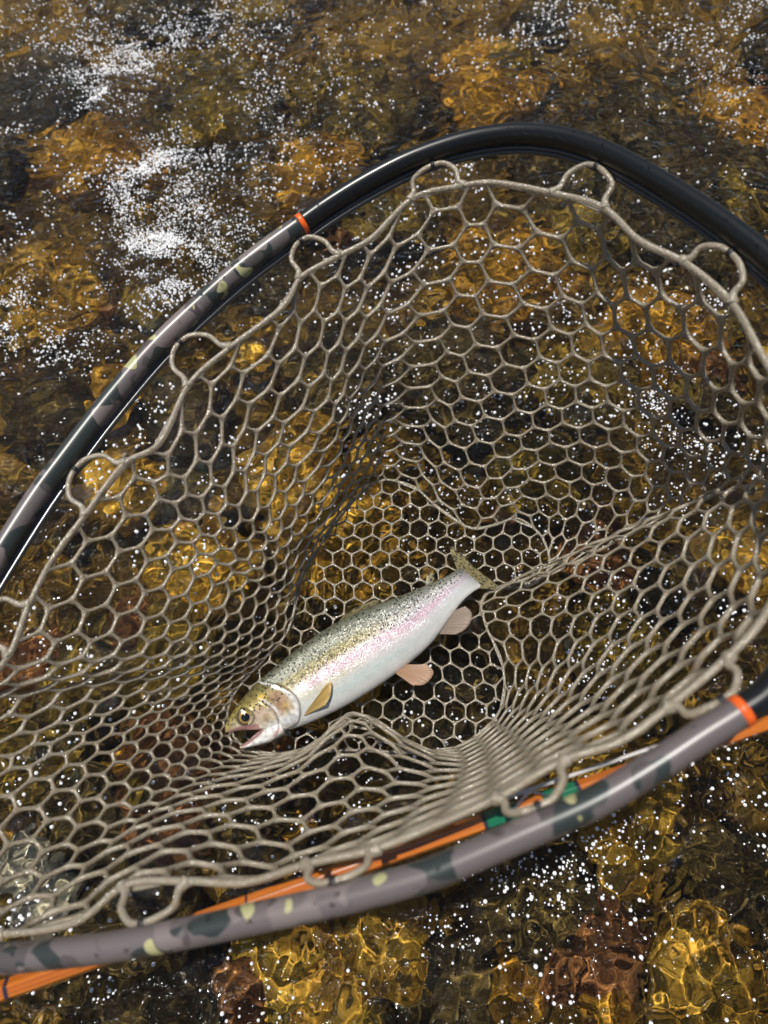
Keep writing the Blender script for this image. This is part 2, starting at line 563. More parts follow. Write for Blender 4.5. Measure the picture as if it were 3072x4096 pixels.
CAMO = Mat('camouflage_sleeve')
o_ = CAMO.obj()
w_ = CAMO.noise(o_, 30, 2)
vv = CAMO.t.nodes.new('ShaderNodeVectorMath'); vv.operation = 'MULTIPLY_ADD'
CAMO.l(w_.outputs['Color'], vv.inputs[0]); vv.inputs[1].default_value = (0.02, 0.02, 0.02); CAMO.l(o_, vv.inputs[2])
na = CAMO.noise(vv.outputs[0], 42, 1, 0.4); nb = CAMO.noise(vv.outputs[0], 60, 1, 0.4); nc = CAMO.noise(vv.outputs[0], 70, 1, 0.4)
mpn = CAMO.t.nodes.new('ShaderNodeMapping'); CAMO.l(vv.outputs[0], mpn.inputs[0]); mpn.inputs['Location'].default_value = (3, 7, 1)
nd_ = CAMO.noise(mpn.outputs[0], 52, 1, 0.4); ne_ = CAMO.noise(mpn.outputs[0], 38, 1, 0.4)
c = CAMO.mix(CAMO.ramp(na.outputs[0], [(0.50, (0, 0, 0)), (0.515, (1, 1, 1))]).outputs[0], lin(98, 91, 91), lin(46, 52, 51))
c = CAMO.mix(CAMO.ramp(ne_.outputs[0], [(0.60, (0, 0, 0)), (0.61, (1, 1, 1))]).outputs[0], c, lin(116, 106, 104))
c = CAMO.mix(CAMO.ramp(nb.outputs[0], [(0.63, (0, 0, 0)), (0.64, (1, 1, 1))]).outputs[0], c, lin(78, 72, 72))
c = CAMO.mix(CAMO.ramp(nd_.outputs[0], [(0.675, (0, 0, 0)), (0.685, (1, 1, 1))]).outputs[0], c, lin(164, 162, 118))
CAMO.l(c, CAMO.b.inputs['Base Color'])
CAMO.set(Roughness=0.42, Specular_IOR_Level=0.3, Coat_Weight=0.6, Coat_Roughness=0.30, Coat_IOR=1.45)

BLK = Mat('carbon_bow').set(Base_Color=(0.006, 0.007, 0.008, 1), Roughness=0.42, Specular_IOR_Level=0.25, Coat_Weight=0.45, Coat_Roughness=0.24, Coat_IOR=1.45)
ob = BLK.obj(); ck = BLK.t.nodes.new('ShaderNodeTexChecker'); ck.inputs['Scale'].default_value = 420
BLK.l(ob, ck.inputs['Vector'])
BLK.l(BLK.bump(ck.outputs['Fac'], 0.5, 0.0006), BLK.b.inputs['Normal'])
ORG = Mat('orange_band').set(Base_Color=lin(232, 96, 30), Roughness=0.35, Coat_Weight=0.4)
CHN = Mat('black_channel').set(Base_Color=(0.02, 0.021, 0.022, 1), Roughness=0.3, Coat_Weight=1.0, Coat_Roughness=0.22)

# rail cross-section frames: side pointing to the hoop's middle
nH = len(HOOP)
Th = np.roll(HOOP, -1, 0) - np.roll(HOOP, 1, 0); Th /= np.linalg.norm(Th, axis=1)[:, None]
INW = np.cross(HN, Th); 
if np.dot(INW[0], HC - HOOP[0]) < 0: INW = -INW
INW /= np.linalg.norm(INW, axis=1)[:, None]

def rail(name, i0, i1, prof, mat, closed=False):
    ids = list(range(nH)) if closed else [k % nH for k in range(i0, i1 + 1)]
    m = len(prof); verts = []; faces = []
    for i in ids:
        for a, b in prof: verts.append(HOOP[i] + INW[i]*a + HN*b)
    n = len(ids)
    for i in range(n if closed else n - 1):
        j = (i + 1) % n
        for k in range(m):
            l = (k + 1) % m
            faces.append((i*m+k, i*m+l, j*m+l, j*m+k))
    if not closed:
        faces += [tuple(range(m-1, -1, -1)), tuple((n-1)*m+k for k in range(m))]
    return child(mesh_obj(name, verts, faces, mat))

iB1 = 0                      # orange band next to loop D
iB2 = 19 * NSUB              # orange band next to loop K
main = circle(0.0064, 24, 0.0078)
rail('carbon_bow', iB1, iB2, main, BLK.m)
rail('camouflage_rail', iB2, nH, circle(0.0066, 24, 0.0080), CAMO.m)
def band(i):
    s = catmull([HOOP[(i - 1) % nH], HOOP[i % nH], HOOP[(i + 1) % nH]], 6)
    T = s[8] - s[4]; T /= np.linalg.norm(T)
    a, b = HOOP[i % nH] - T*0.0019, HOOP[i % nH] + T*0.0019
    verts = []; prof = circle(0.0069, 24, 0.0083)
    for q in (a, b):
        for u, v in prof: verts.append(q + INW[i % nH]*u + HN*v)
    m = len(prof)
    faces = [(k, (k+1) % m, m+(k+1) % m, m+k) for k in range(m)] + [tuple(range(m-1, -1, -1)), tuple(range(m, 2*m))]
    child(mesh_obj('orange_band', verts, faces, ORG.m))
band(0); band(iB2)
# channel below the rail that holds the net: groove floor and lip
rail('net_channel', 0, 0, [(0.001, -0.0070), (0.0046, -0.0050), (0.0058, -0.0090), (0.0025, -0.0098)], CHN.m, closed=True)
rail('channel_lip', 0, 0, [(0.0050 + a, -0.0098 + b) for a, b in circle(0.0020, 12)], CHN.m, closed=True)

# water droplets standing on the rails
DRP = Mat('water_drop').set(Base_Color=(1, 1, 1, 1), Roughness=0.02, IOR=1.33, Transmission_Weight=1.0)
dm = None
for k in range(70):
    i = int(rng.integers(0, nH))
    th = rng.uniform(-0.2, 2.0)
    pos = HOOP[i] + INW[i]*0.0066*math.cos(th) + HN*0.0080*math.sin(th)
    nn = INW[i]*math.cos(th) + HN*math.sin(th)
    r = rng.uniform(0.0006, 0.0016)
    if dm is None:
        bm = bmesh.new(); bmesh.ops.create_icosphere(bm, subdivisions=2, radius=1.0)
        for v in bm.verts: v.co.z *= 0.55
        for f in bm.faces: f.smooth = True
        dm = bpy.data.meshes.new('water_droplet'); bm.to_mesh(dm); bm.free(); dm.materials.append(DRP.m)
    d = link(bpy.data.objects.new('water_droplet', dm))
    child(d)
    q = Vector(nn).to_track_quat('Z', 'Y').to_matrix().to_4x4()
    d.matrix_basis = Matrix.Translation(Vector(pos)) @ q @ Matrix.Diagonal((r*rng.uniform(.8, 1.3), r, r, 1))

# ---- net bag: wall rings traced at the rim, twice between, and at the floor seam
RUB = Mat('clear_rubber')
RUB.set(Roughness=0.20, IOR=1.45, Transmission_Weight=0.42, Coat_Weight=0.9, Coat_Roughness=0.12,
        Subsurface_Weight=0.85, Subsurface_Radius=(1.0, 0.85, 0.65), Subsurface_Scale=0.004)
ro = RUB.obj()
rn = RUB.noise(ro, 420, 3, 0.6); rn2 = RUB.noise(ro, 60, 3)
rc = RUB.mix(rn2.outputs[0], (0.33, 0.275, 0.195), (0.50, 0.435, 0.335))
RUB.l(rc, RUB.b.inputs['Base Color'])
rb_ = RUB.bump(rn.outputs[0], 0.7, 0.0018)
RUB.l(rb_, RUB.b.inputs['Normal']); RUB.l(rb_, RUB.b.inputs['Coat Normal'])

# (rim px, rim py, seam px, seam py); three stations to a loop: first foot, second foot, the sag between loops
STA = [
 (1650,795,1560,1920),(1845,745,1660,1950),(1990,733,1756,2036),
 (2215,775,1879,2112),(2410,830,1974,2102),(2560,965,2069,2074),
 (2735,1050,2154,2131),(2920,1205,2190,2200),(3030,1390,2196,2262),
 (3120,1560,2165,2310),(3180,1760,2110,2345),(3170,1930,2030,2352),
 (3170,2090,1960,2362),(3130,2300,1925,2410),(3040,2490,1932,2460),
 (2903,2635,1950,2520),(2684,2819,2005,2640),(2480,2965,2018,2770),
 (2246,3045,1990,2860),(1999,3186,1910,2945),(1720,3310,1790,3000),
 (1496,3397,1650,3010),(1235,3454,1510,3005),(980,3530,1360,3000),
 (736,3524,1225,3010),(504,3540,1120,3015),(300,3690,1025,3005),
 (0,3735,965,2978),(-150,3690,930,2935),(-260,3560,915,2895),
 (-330,3400,910,2855),(-350,3250,918,2815),(-330,3120,935,2775),
 (-290,3000,965,2735),(-190,2830,1000,2695),(-70,2740,1035,2660),
 (40,2615,1070,2620),(115,2425,1110,2580),(215,2230,1150,2525),
 (347,2053,1175,2450),(494,1859,1195,2350),(640,1770,1235,2255),
 (755,1541,1290,2170),(915,1395,1340,2095),(1130,1230,1400,2020),
 (1205,1110,1440,1975),(1355,1025,1480,1942),(1490,950,1520,1925)]
# between rim and seam: {station: ((px,py,z) at a third, (px,py,z) at two thirds)}
MID = {
 40: ((845,2165,.140),(1085,2315,.073)), 41: ((905,2088,.143),(1118,2240,.075)), 42: ((972,2000,.146),(1158,2162,.076)), 43: ((1040,1850,.15),(1210,2080,.078)), 44: ((1150,1740,.155),(1270,1990,.08)),
 45: ((1290,1620,.16),(1360,1880,.083)), 46: ((1370,1530,.168),(1420,1810,.086)), 47: ((1460,1430,.175),(1475,1740,.088)),
 0: ((1570,1350,.180),(1545,1680,.090)), 1: ((1770,1300,.180),(1700,1670,.090)), 2: ((1920,1320,.180),(1810,1730,.090)),
 3: ((2100,1350,.180),(1940,1770,.090)), 4: ((2260,1400,.180),(2060,1790,.090)), 5: ((2390,1470,.180),(2180,1810,.090)),
 6: ((2520,1540,.180),(2300,1850,.085)), 7: ((2650,1640,.180),(2400,1910,.078)), 8: ((2750,1750,.175),(2480,1990,.068)),
 9: ((2830,1850,.165),(2510,2080,.055)), 10: ((2870,1950,.16),(2480,2160,.05)), 11: ((2850,1990,.19),(2420,2150,.105)),
 12: ((2820,2080,.20),(2380,2200,.105)), 13: ((2780,2230,.20),(2350,2290,.10)), 14: ((2710,2380,.20),(2320,2390,.095)),
 15: ((2620,2520,.20),(2290,2500,.095)), 16: ((2480,2680,.20),(2240,2640,.095)), 17: ((2340,2830,.20),(2170,2780,.095)),
 18: ((2170,2950,.195),(2080,2890,.095)), 19: ((1990,3070,.185),(1960,2990,.090)), 20: ((1810,3150,.175),(1830,3050,.085)),
 21: ((1610,3190,.165),(1660,3010,.095)), 22: ((1420,3200,.16),(1490,2905,.10)), 23: ((1230,3230,.155),(1370,2890,.095)),
 24: ((1040,3230,.15),(1230,3010,.08)), 25: ((860,3230,.145),(1080,3060,.07)), 26: ((640,3260,.14),(930,3080,.06)),
}
NLOOP = len(STA) // 3
NS = 4 * NLOOP                       # cells round the rim
MROW = 12                            # rows of cells from rim to floor
sv = np.array([4*(k // 3) + (0.0, 1.35, 2.7)[k % 3] for k in range(len(STA))])
RIM, R1, R2, SEAM = [], [], [], []
for k, (rx, ry, sx, sy) in enumerate(STA):
    rr_ = ray(rx, ry)                # the rim hangs a little below the hoop
    p = CAM + rr_ * (np.dot(HC - HN*0.016 - CAM, HN) / np.dot(rr_, HN))
    q = at_z(sx, sy, 0.020)
    RIM.append(p); SEAM.append(q)
    if k in MID:
        (ax_, ay_, az_), (bx_, by_, bz_) = MID[k]
        R1.append(at_z(ax_, ay_, az_)); R2.append(at_z(bx_, by_, bz_))
    else:
        d = q - p
        R1.append(p + d*np.array([.47, .47, .37])); R2.append(p + d*np.array([.79, .79, .71]))
def ring_spline(P):
    P = np.array(P); m = len(P)
    tan = np.zeros_like(P)
    for i in range(m):
        h0 = (sv[i] - sv[i-1]) % NS; h1 = (sv[(i+1) % m] - sv[i]) % NS
        d0 = (P[i] - P[i-1]) / h0; d1 = (P[(i+1) % m] - P[i]) / h1
        tan[i] = (d0*h1 + d1*h0) / (h0 + h1)
    def ev(s):
        s = np.asarray(s) % NS
        i = np.searchsorted(sv, s, side='right') - 1
        j = (i + 1) % m
        hh = (sv[j] - sv[i]) % NS
        t = ((s - sv[i]) / hh)[..., None]; hh = hh[..., None]
        return (2*t**3-3*t**2+1)*P[i] + (t**3-2*t**2+t)*hh*tan[i] + (-2*t**3+3*t**2)*P[j] + (t**3-t**2)*hh*tan[j]
    return ev
E = [ring_spline(P) for P in (RIM, R1, R2, SEAM)]
def wall(s, t):
    """s in cells round the hoop, t in 0..1 from rim to floor"""
    s = np.asarray(s, float); t = np.asarray(t, float)[..., None]
    a, b, c_, d = [e(s) for e in E]
    L0 = -4.5*(t-1/3)*(t-2/3)*(t-1); L1 = 13.5*t*(t-2/3)*(t-1); L2 = -13.5*t*(t-1/3)*(t-1); L3 = 4.5*t*(t-1/3)*(t-2/3)
    return a*L0 + b*L1 + c_*L2 + d*L3

class HexNet:
    def __init__(self, pos, nrm):
        self.pos, self.nrm = pos, nrm          # key -> point / normal
        self.v, self.f, self.key = [], [], {}
    def corner(self, k, h):
        if k not in self.key:
            p, n = self.pos(k), self.nrm(k)
            self.key[k] = (len(self.v), p, n)
            self.v += [p + n*h, p - n*h]
        return self.key[k]
    def cell(self, keys, w, h, rnd=0.20):
        C = [self.corner(k, h) for k in keys]
        P = np.array([c[1] for c in C]); n = len(P)
        cen = P.mean(0)
        nm = np.mean([c[2] for c in C], axis=0); nm /= np.linalg.norm(nm)
        # inset every side by w
        lines = []
        for i in range(n):
            a, b = P[i], P[(i+1) % n]
            e = b - a; L = np.linalg.norm(e) + 1e-9; e = e / L
            inn = np.cross(nm, e); inn /= np.linalg.norm(inn) + 1e-9
            if np.dot(inn, cen - a) < 0: inn = -inn
            dist = np.dot(inn, cen - a)
            lines.append((a, e, inn, min(w, 0.72*max(dist, 1e-5))))
        H = []
        for i in range(n):
            a0, e0, i0, w0 = lines[i-1]; a1, e1_, i1, w1 = lines[i]
            # point with inn0 distance w0 and inn1 distance w1 from corner
            A = np.array([[np.dot(i0, i0), np.dot(i0, i1)], [np.dot(i0, i1), np.dot(i1, i1)]])
            det = A[0, 0]*A[1, 1] - A[0, 1]**2
            if det > 0.08:
                uv = np.linalg.solve(A, np.array([w0, w1]))
                p = P[i] + i0*uv[0] + i1*uv[1]
            else:
                p = P[i] + (i0*w0 + i1*w1) * 0.5
            if np.linalg.norm(p - P[i]) > 0.75*np.linalg.norm(cen - P[i]):
                p = P[i] + (cen - P[i]) * 0.75
            H.append(p)
        H = np.array(H)
        base = len(self.v)
        for i in range(n):
            nn = C[i][2]
            for q in (H[i] + (H[i-1] - H[i]) * rnd, H[i] + (H[(i+1) % n] - H[i]) * rnd):
                self.v += [q + nn*h*0.68, q - nn*h*0.68]
        def hv(i, s, side): return base + (i % n)*4 + s*2 + side
        for i in range(n):
            j = (i + 1) % n
            ci, cj = C[i][0], C[j][0]
            self.f += [(ci, cj, hv(j, 0, 0), hv(i, 1, 0)), (ci, hv(i, 1, 0), hv(i, 0, 0))]
            self.f += [(cj + 1, ci + 1, hv(i, 1, 1), hv(j, 0, 1)), (ci + 1, hv(i, 0, 1), hv(i, 1, 1))]
            self.f += [(hv(i, 1, 0), hv(j, 0, 0), hv(j, 0, 1), hv(i, 1, 1)), (hv(i, 0, 0), hv(i, 1, 0), hv(i, 1, 1), hv(i, 0, 1))]

def wpos(k): return wall(np.array(k[0] / 3.0), np.array(k[1] / (2.0 * MROW)))
def wnrm(k):
    s, t = k[0] / 3.0, min(max(k[1] / (2.0 * MROW), 0.01), 0.99)
    a = wall(np.array(s + .2), np.array(t)) - wall(np.array(s - .2), np.array(t))
    b = wall(np.array(s), np.array(t + .01)) - wall(np.array(s), np.array(t - .01))
    n = np.cross(a, b); return n / (np.linalg.norm(n) + 1e-12)
HX = HexNet(wpos, wnrm)
K = lambda s3, t2: (s3 % (3*NS), t2)
for i in range(NS):
    for j in range(MROW):
        def size(tt): return (0.00122 - 0.00050*tt, 0.0017 - 0.0005*tt)
        s = 3*i
        if i % 2 == 0:
            t = 2*j + 1
            keys = [K(s-1, t-1), K(s+1, t-1), K(s+2, t), K(s+1, t+1), K(s-1, t+1), K(s-2, t)]
        else:
            t = 2*j
            if j == 0:
                keys = [K(s-2, 0), K(s+2, 0), K(s+1, 1), K(s-1, 1)]
            else:
                keys = [K(s-1, t-1), K(s+1, t-1), K(s+2, t), K(s+1, t+1), K(s-1, t+1), K(s-2, t)]
        w, hh = size(t / (2.0*MROW))
        HX.cell(keys, w, hh)
    if i % 2 == 1:
        t = 2*MROW
        HX.cell([K(3*i-1, t-1), K(3*i+1, t-1), K(3*i+2, t), K(3*i-2, t)], 0.00105, 0.0011)
wall_o = child(mesh_obj('net_wall', HX.v, HX.f, RUB.m))

# flat floor of the bag
ss = np.linspace(0, NS, NS*4, endpoint=False)
seam = wall(ss, np.ones_like(ss))
poly = seam[:, :2]
def inside(x, y):
    x1, y1 = poly[:, 0], poly[:, 1]; x2, y2 = np.roll(x1, -1), np.roll(y1, -1)
    c = ((y1 > y) != (y2 > y)) & (x < (x2-x1)*(y-y1)/(y2-y1+1e-15)+x1)
    return bool(c.sum() % 2)
CELL = 0.0178
def fkey(q, r):                      # corner lattice of upright hexagons
    return (q, r)
def fpos(k):
    x, y = k[0]*CELL*0.5 - 0.02, k[1]*CELL/math.sqrt(3)*0.5 + 0.15
    x += 0.0016*math.sin(y*70) ; y += 0.0016*math.sin(x*60)
    if inside(x, y):
        return np.array([x, y, 0.0135 + 0.0035*math.sin(x*45)*math.cos(y*38)])
    i = np.argmin((poly[:, 0]-x)**2 + (poly[:, 1]-y)**2)
    return seam[i]
fnrm = lambda k: np.array([0, 0, 1.0])
FL = HexNet(fpos, fnrm)
for r in range(-12, 13):
    for q in range(-14, 15):
        cx, cy_ = 2*q + (r % 2), 3*r
        keys = [(cx, cy_-2), (cx+1, cy_-1), (cx+1, cy_+1), (cx, cy_+2), (cx-1, cy_+1), (cx-1, cy_-1)]
        P = [fpos(k) for k in keys]
        ins = sum(1 for k in keys if inside(k[0]*CELL*0.5 - 0.02, k[1]*CELL/math.sqrt(3)*0.5 + 0.15))
        if ins == 0: continue
        # drop cells squeezed flat against the seam
        ar = 0.5*abs(sum(P[i][0]*P[(i+1) % 6][1] - P[(i+1) % 6][0]*P[i][1] for i in range(6)))
        if ar < 0.12*CELL*CELL: continue
        if max(np.linalg.norm(P[i]-P[(i+1) % 6]) for i in range(6)) > 2.2*CELL: continue
        FL.cell(keys, 0.00066, 0.0012)
floor_o = child(mesh_obj('net_floor', FL.v, FL.f, RUB.m))
v, f = sweep(seam, circle(0.0012, 8), closed=True)
child(mesh_obj('floor_seam', v, f, RUB.m))
# rim cord
ss = np.linspace(0, NS, NS*6, endpoint=False)
rim = wall(ss, np.zeros_like(ss))
v, f = sweep(rim, circle(0.0020, 10, 0.0025), closed=True)
child(mesh_obj('rim_cord', v, f, RUB.m))
# attachment loops
LASH = Mat('black_lashing').set(Base_Color=(0.01, 0.01, 0.012, 1), Roughness=0.5)
for k in range(NLOOP):
    a, b = RIM[3*k], RIM[3*k+1]
    mid = (a + b) / 2
    i = int(np.argmin(np.linalg.norm(HOOP - mid, axis=1)))
    top = HOOP[i] + INW[i]*0.0078 - HN*0.0050
    T = Th[i] * np.sign(np.dot(b - a, Th[i]))
    half = 0.42 * np.linalg.norm(b - a)
    path = catmull([a - T*0.002, a + (top-mid)*0.22 + T*half*0.10, a + (top-mid)*0.62 + T*half*0.14, top - T*half*0.52 + (mid-top)*0.06, top, top + T*half*0.52 + (mid-top)*0.06, b + (top-mid)*0.62 - T*half*0.14, b + (top-mid)*0.22 - T*half*0.10, b + T*0.002], 6)
    n = len(path)
    sc = [1.0 + 1.0*max(0, 1 - min(q, n-1-q)/9.0)**1.8 for q in range(n)]
    v, f = sweep(path, circle(0.0019, 10), ref=HN, scale=sc)
    lp = child(mesh_obj('attachment_loop', v, f, RUB.m))
    c0 = n // 2
    v, f = sweep(np.array([path[c0] - T*0.0014, path[c0] + T*0.0014]), circle(0.0027, 10), ref=HN)
    la = mesh_obj('lashing', v, f, LASH.m, lp)

# ------------------------------------------------------------------ cane rod and fly line under the rail
CANE = Mat('split_cane')
co_ = CANE.obj()
mp = CANE.t.nodes.new('ShaderNodeMapping'); CANE.l(co_, mp.inputs[0]); mp.inputs['Scale'].default_value = (6, 900, 900)
cn = CANE.noise(mp.outputs[0], 1.0, 4, 0.6)
cr = CANE.ramp(cn.outputs[0], [(0.25, lin(112, 52, 12)), (0.5, lin(178, 96, 28)), (0.75, lin(208, 126, 46))])
CANE.l(cr.outputs[0], CANE.b.inputs['Base Color'])
CANE.set(Roughness=0.28, Coat_Weight=0.9, Coat_Roughness=0.04)
SILK = Mat('green_silk')
so = SILK.obj(); sw = SILK.t.nodes.new('ShaderNodeTexWave'); sw.inputs['Scale'].default_value = 1500; SILK.l(so, sw.inputs['Vector'])
SILK.l(SILK.mix(sw.outputs[0], lin(10, 78, 52), lin(20, 112, 78)), SILK.b.inputs['Base Color'])
SILK.set(Roughness=0.3, Coat_Weight=0.8, Coat_Roughness=0.05)
TIP = Mat('dark_thread').set(Base_Color=(0.012, 0.014, 0.03, 1), Roughness=0.35, Coat_Weight=0.6)

ra = at_d(-700, 4212, 0.350); rb = at_d(3700, 2670, 0.385)
axis = rb - ra; RL = np.linalg.norm(axis); axis /= RL
rod = empty('fly_rod', ra)
rx_ = Vector(axis)
rod.rotation_euler = rx_.to_track_quat('X', 'Z').to_euler()
tag(rod, 'orange split cane fly rod with green thread wraps under the camouflage rail', 'fishing rod')
def rod_x(px):                        # where along the rod a photograph column falls
    best = None
    for t in np.linspace(0, RL, 4000):
        r = ra + axis*t - CAM
        x = 1536 + FPX * np.dot(r, AX) / np.dot(r, AF)
        if best is None or abs(x - px) < best[0]: best = (abs(x - px), t)
    return best[1]
def rod_r(t): return 0.0053 - 0.0012 * t / RL
def rod_piece(name, x0, x1, mat, extra=0.0, n=6):
    prof = [(math.cos(math.pi*k/3 + 0.25), math.sin(math.pi*k/3 + 0.25)) for k in range(6)] if n == 6 else circle(1.0, n)
    verts, faces = [], []
    for x in (x0, x1):
        for a, b in prof: verts.append((x, a*(rod_r(x) + extra), b*(rod_r(x) + extra)))
    m = len(prof)
    faces = [(k, (k+1) % m, m+(k+1) % m, m+k) for k in range(m)] + [tuple(range(m-1, -1, -1)), tuple(range(m, 2*m))]
    o = mesh_obj(name, verts, faces, mat, rod, smooth=False)
    bv = o.modifiers.new('edge', 'BEVEL'); bv.width = 0.0004; bv.segments = 2
    return o
rod_piece('cane_blank', 0.0, RL, CANE.m)
for p0, p1, nm_, mt in ((1945, 2073, 'green_wrap', SILK.m), (2170, 2305, 'green_wrap', SILK.m), (1930, 1946, 'dark_tipping', TIP.m), (2304, 2320, 'dark_tipping', TIP.m),
                        (990, 1000, 'thread_band', TIP.m), (30, 48, 'thread_band', TIP.m)):
    rod_piece(nm_, rod_x(p0), rod_x(p1), mt, 0.00028)
# snake guide between the two wraps
gx0, gx1 = rod_x(2040), rod_x(2215)
gp = [np.array([gx0 + (gx1-gx0)*u, 0.0062*math.sin(math.pi*u)*math.cos(2.6*(u-.5)), 0.0048 + 0.0055*math.sin(math.pi*u)]) for u in np.linspace(0, 1, 24)]
STEEL = Mat('steel_guide').set(Base_Color=(0.6, 0.6, 0.62, 1), Metallic=1.0, Roughness=0.2)
v, f = sweep(np.array(gp), circle(0.0006, 8))
mesh_obj('snake_guide', v, f, STEEL.m, rod)

LINE = Mat('fly_line_coat').set(Base_Color=lin(214, 210, 204), Roughness=0.3, Transmission_Weight=0.2)
lp_ = catmull([at_d(1500, 3390, .352), at_d(1900, 3240, .354), at_d(2120, 3158, .355), at_d(2400, 3062, .357), at_d(2700, 2960, .359), at_d(3000, 2860, .361), at_d(3400, 2725, .365)], 10)
v, f = sweep(lp_, circle(0.0009, 8))
tag(mesh_obj('fly_line', v, f, LINE.m), 'thin pale fly line running along the cane rod', 'fishing line')

# ------------------------------------------------------------------ rainbow trout
FLN = 0.276
AXP = [(893, 2912, .042), (1050, 2830, .044), (1250, 2712, .046), (1407, 2613, .047), (1544, 2534, .047), (1642, 2478, .046), (1733, 2415, .044), (1800, 2366, .042), (1850, 2330, .038), (1882, 2307, .030), (1912, 2286, .019)]
axp = catmull([at_z(*p) for p in AXP], 24)
al = np.concatenate([[0], np.cumsum(np.linalg.norm(np.diff(axp, axis=0), axis=1))])
ROLL = math.radians(21)
def pose(P):
    """straight fish coordinates (x 0..1 from snout, y to the flank in view, z to the back; all in body lengths) -> world"""
    P = np.asarray(P, float)
    d = P[:, 0] * FLN
    C = np.stack([np.interp(d, al, axp[:, k]) for k in range(3)], 1)
    e = 0.004
    Tn = np.stack([np.interp(np.clip(d + e, 0, al[-1]), al, axp[:, k]) - np.interp(np.clip(d - e, 0, al[-1]), al, axp[:, k]) for k in range(3)], 1)
    Tn /= np.linalg.norm(Tn, axis=1)[:, None]
    over = (d - np.clip(d, 0, al[-1]))[:, None]
    C = C + Tn * over
    up = np.array([0, 0, 1.0])
    hor = np.cross(up, Tn); hor /= np.linalg.norm(hor, axis=1)[:, None]      # towards the back's side of the picture
    upp = np.cross(Tn, hor)
    rl = (ROLL * (1 - np.clip((P[:, 0] - 0.62) / 0.28, 0, 1)))[:, None]
    Bk = hor*np.cos(rl) + upp*np.sin(rl)
    Nf = upp*np.cos(rl) - hor*np.sin(rl)
    return C + Nf*(P[:, 1:2]*FLN) + Bk*(P[:, 2:3]*FLN)

xs_ = np.array([0, .008, .02, .04, .07, .10, .14, .18, .22, .28, .35, .42, .50, .58, .66, .74, .80, .85, .89, .92])
top = 1.04*np.array([-.012, .004, .013, .026, .042, .055, .068, .077, .084, .093, .099, .101, .098, .089, .076, .061, .050, .044, .045, .050])
bot = 1.07*np.array([-.014, -.018, -.021, -.026, -.036, -.054, -.080, -.094, -.102, -.110, -.117, -.119, -.116, -.107, -.091, -.066, -.050, -.043, -.044, -.049])
wid = np.array([.002, .012, .018, .026, .037, .045, .051, .054, .057, .060, .0625, .063, .061, .055, .046, .034, .025, .018, .010, .003])
def smooth_at(x, ys): return np.interp(x, xs_, ys)
def loft(X, T_, B_, Wd, n=48, p=2.15):
    verts, faces = [], []
    for x, t, b, w in zip(X, T_, B_, Wd):
        cz, hz = (t+b)/2, (t-b)/2
        for k in range(n):
            a = 2*math.pi*k/n
            ca, sa = math.cos(a), math.sin(a)
            verts.append((x, w*math.copysign(abs(ca)**(2/p), ca), cz + hz*math.copysign(abs(sa)**(2/p), sa)))
    m = len(X)
    for i in range(m-1):
        for k in range(n):
            l = (k+1) % n
            faces.append((i*n+k, i*n+l, (i+1)*n+l, (i+1)*n+k))
    faces += [tuple(range(n-1, -1, -1)), tuple((m-1)*n+k for k in range(n))]
    return verts, faces
def resample(ys, X):
    P = np.stack([xs_, ys, 0*ys], 1)
    c = catmull(P, 12)
    return np.interp(X, c[:, 0], c[:, 1])
XB = np.concatenate([np.linspace(0, .1, 26), np.linspace(.105, .92, 90)])
bv_, bf_ = loft(XB, resample(top, XB), resample(bot, XB), resample(wid, XB))
# lower jaw: hinged at the cheek, dropped open
XJ = np.linspace(0.0, 1.0, 30)
jx = 0.018 + XJ*0.135
jt = -0.070 + 0.012*XJ + 0.022*XJ**2
jb = -0.077 - 0.020*np.minimum(1, XJ*1.6) - 0.004*XJ
jw = 0.006 + 0.038*np.minimum(1, XJ*1.15)**0.6
jv, jf = loft(jx, jt, jb, jw, 36, 2.2)
V0 = np.array(bv_ + jv); F0 = bf_ + [tuple(i + len(bv_) for i in f) for f in jf]
tmp = bpy.data.meshes.new('tmp'); tmp.from_pydata([tuple(x) for x in V0], [], F0); tmp.update()
tob = link(bpy.data.objects.new('tmp', tmp))
rm = tob.modifiers.new('r', 'REMESH'); rm.mode = 'VOXEL'; rm.voxel_size = 0.0022
sm = tob.modifiers.new('s', 'SMOOTH'); sm.factor = 0.5; sm.iterations = 4
dg = bpy.context.evaluated_depsgraph_get(); dg.update()
ev = tob.evaluated_get(dg); em = ev.to_mesh()
V = np.zeros(len(em.vertices)*3); em.vertices.foreach_get('co', V); V = V.reshape(-1, 3)
Nn = np.zeros(len(em.vertices)*3); em.vertices.foreach_get('normal', Nn); Nn = Nn.reshape(-1, 3)
FF = [tuple(p.vertices) for p in em.polygons]
ev.to_mesh_clear(); bpy.data.objects.remove(tob); bpy.data.meshes.remove(tmp)
x, y, z = V[:, 0].copy(), V[:, 1].copy(), V[:, 2].copy()
def sstep(a, b, t):
    u = np.clip((t-a)/(b-a), 0, 1); return u*u*(3-2*u)
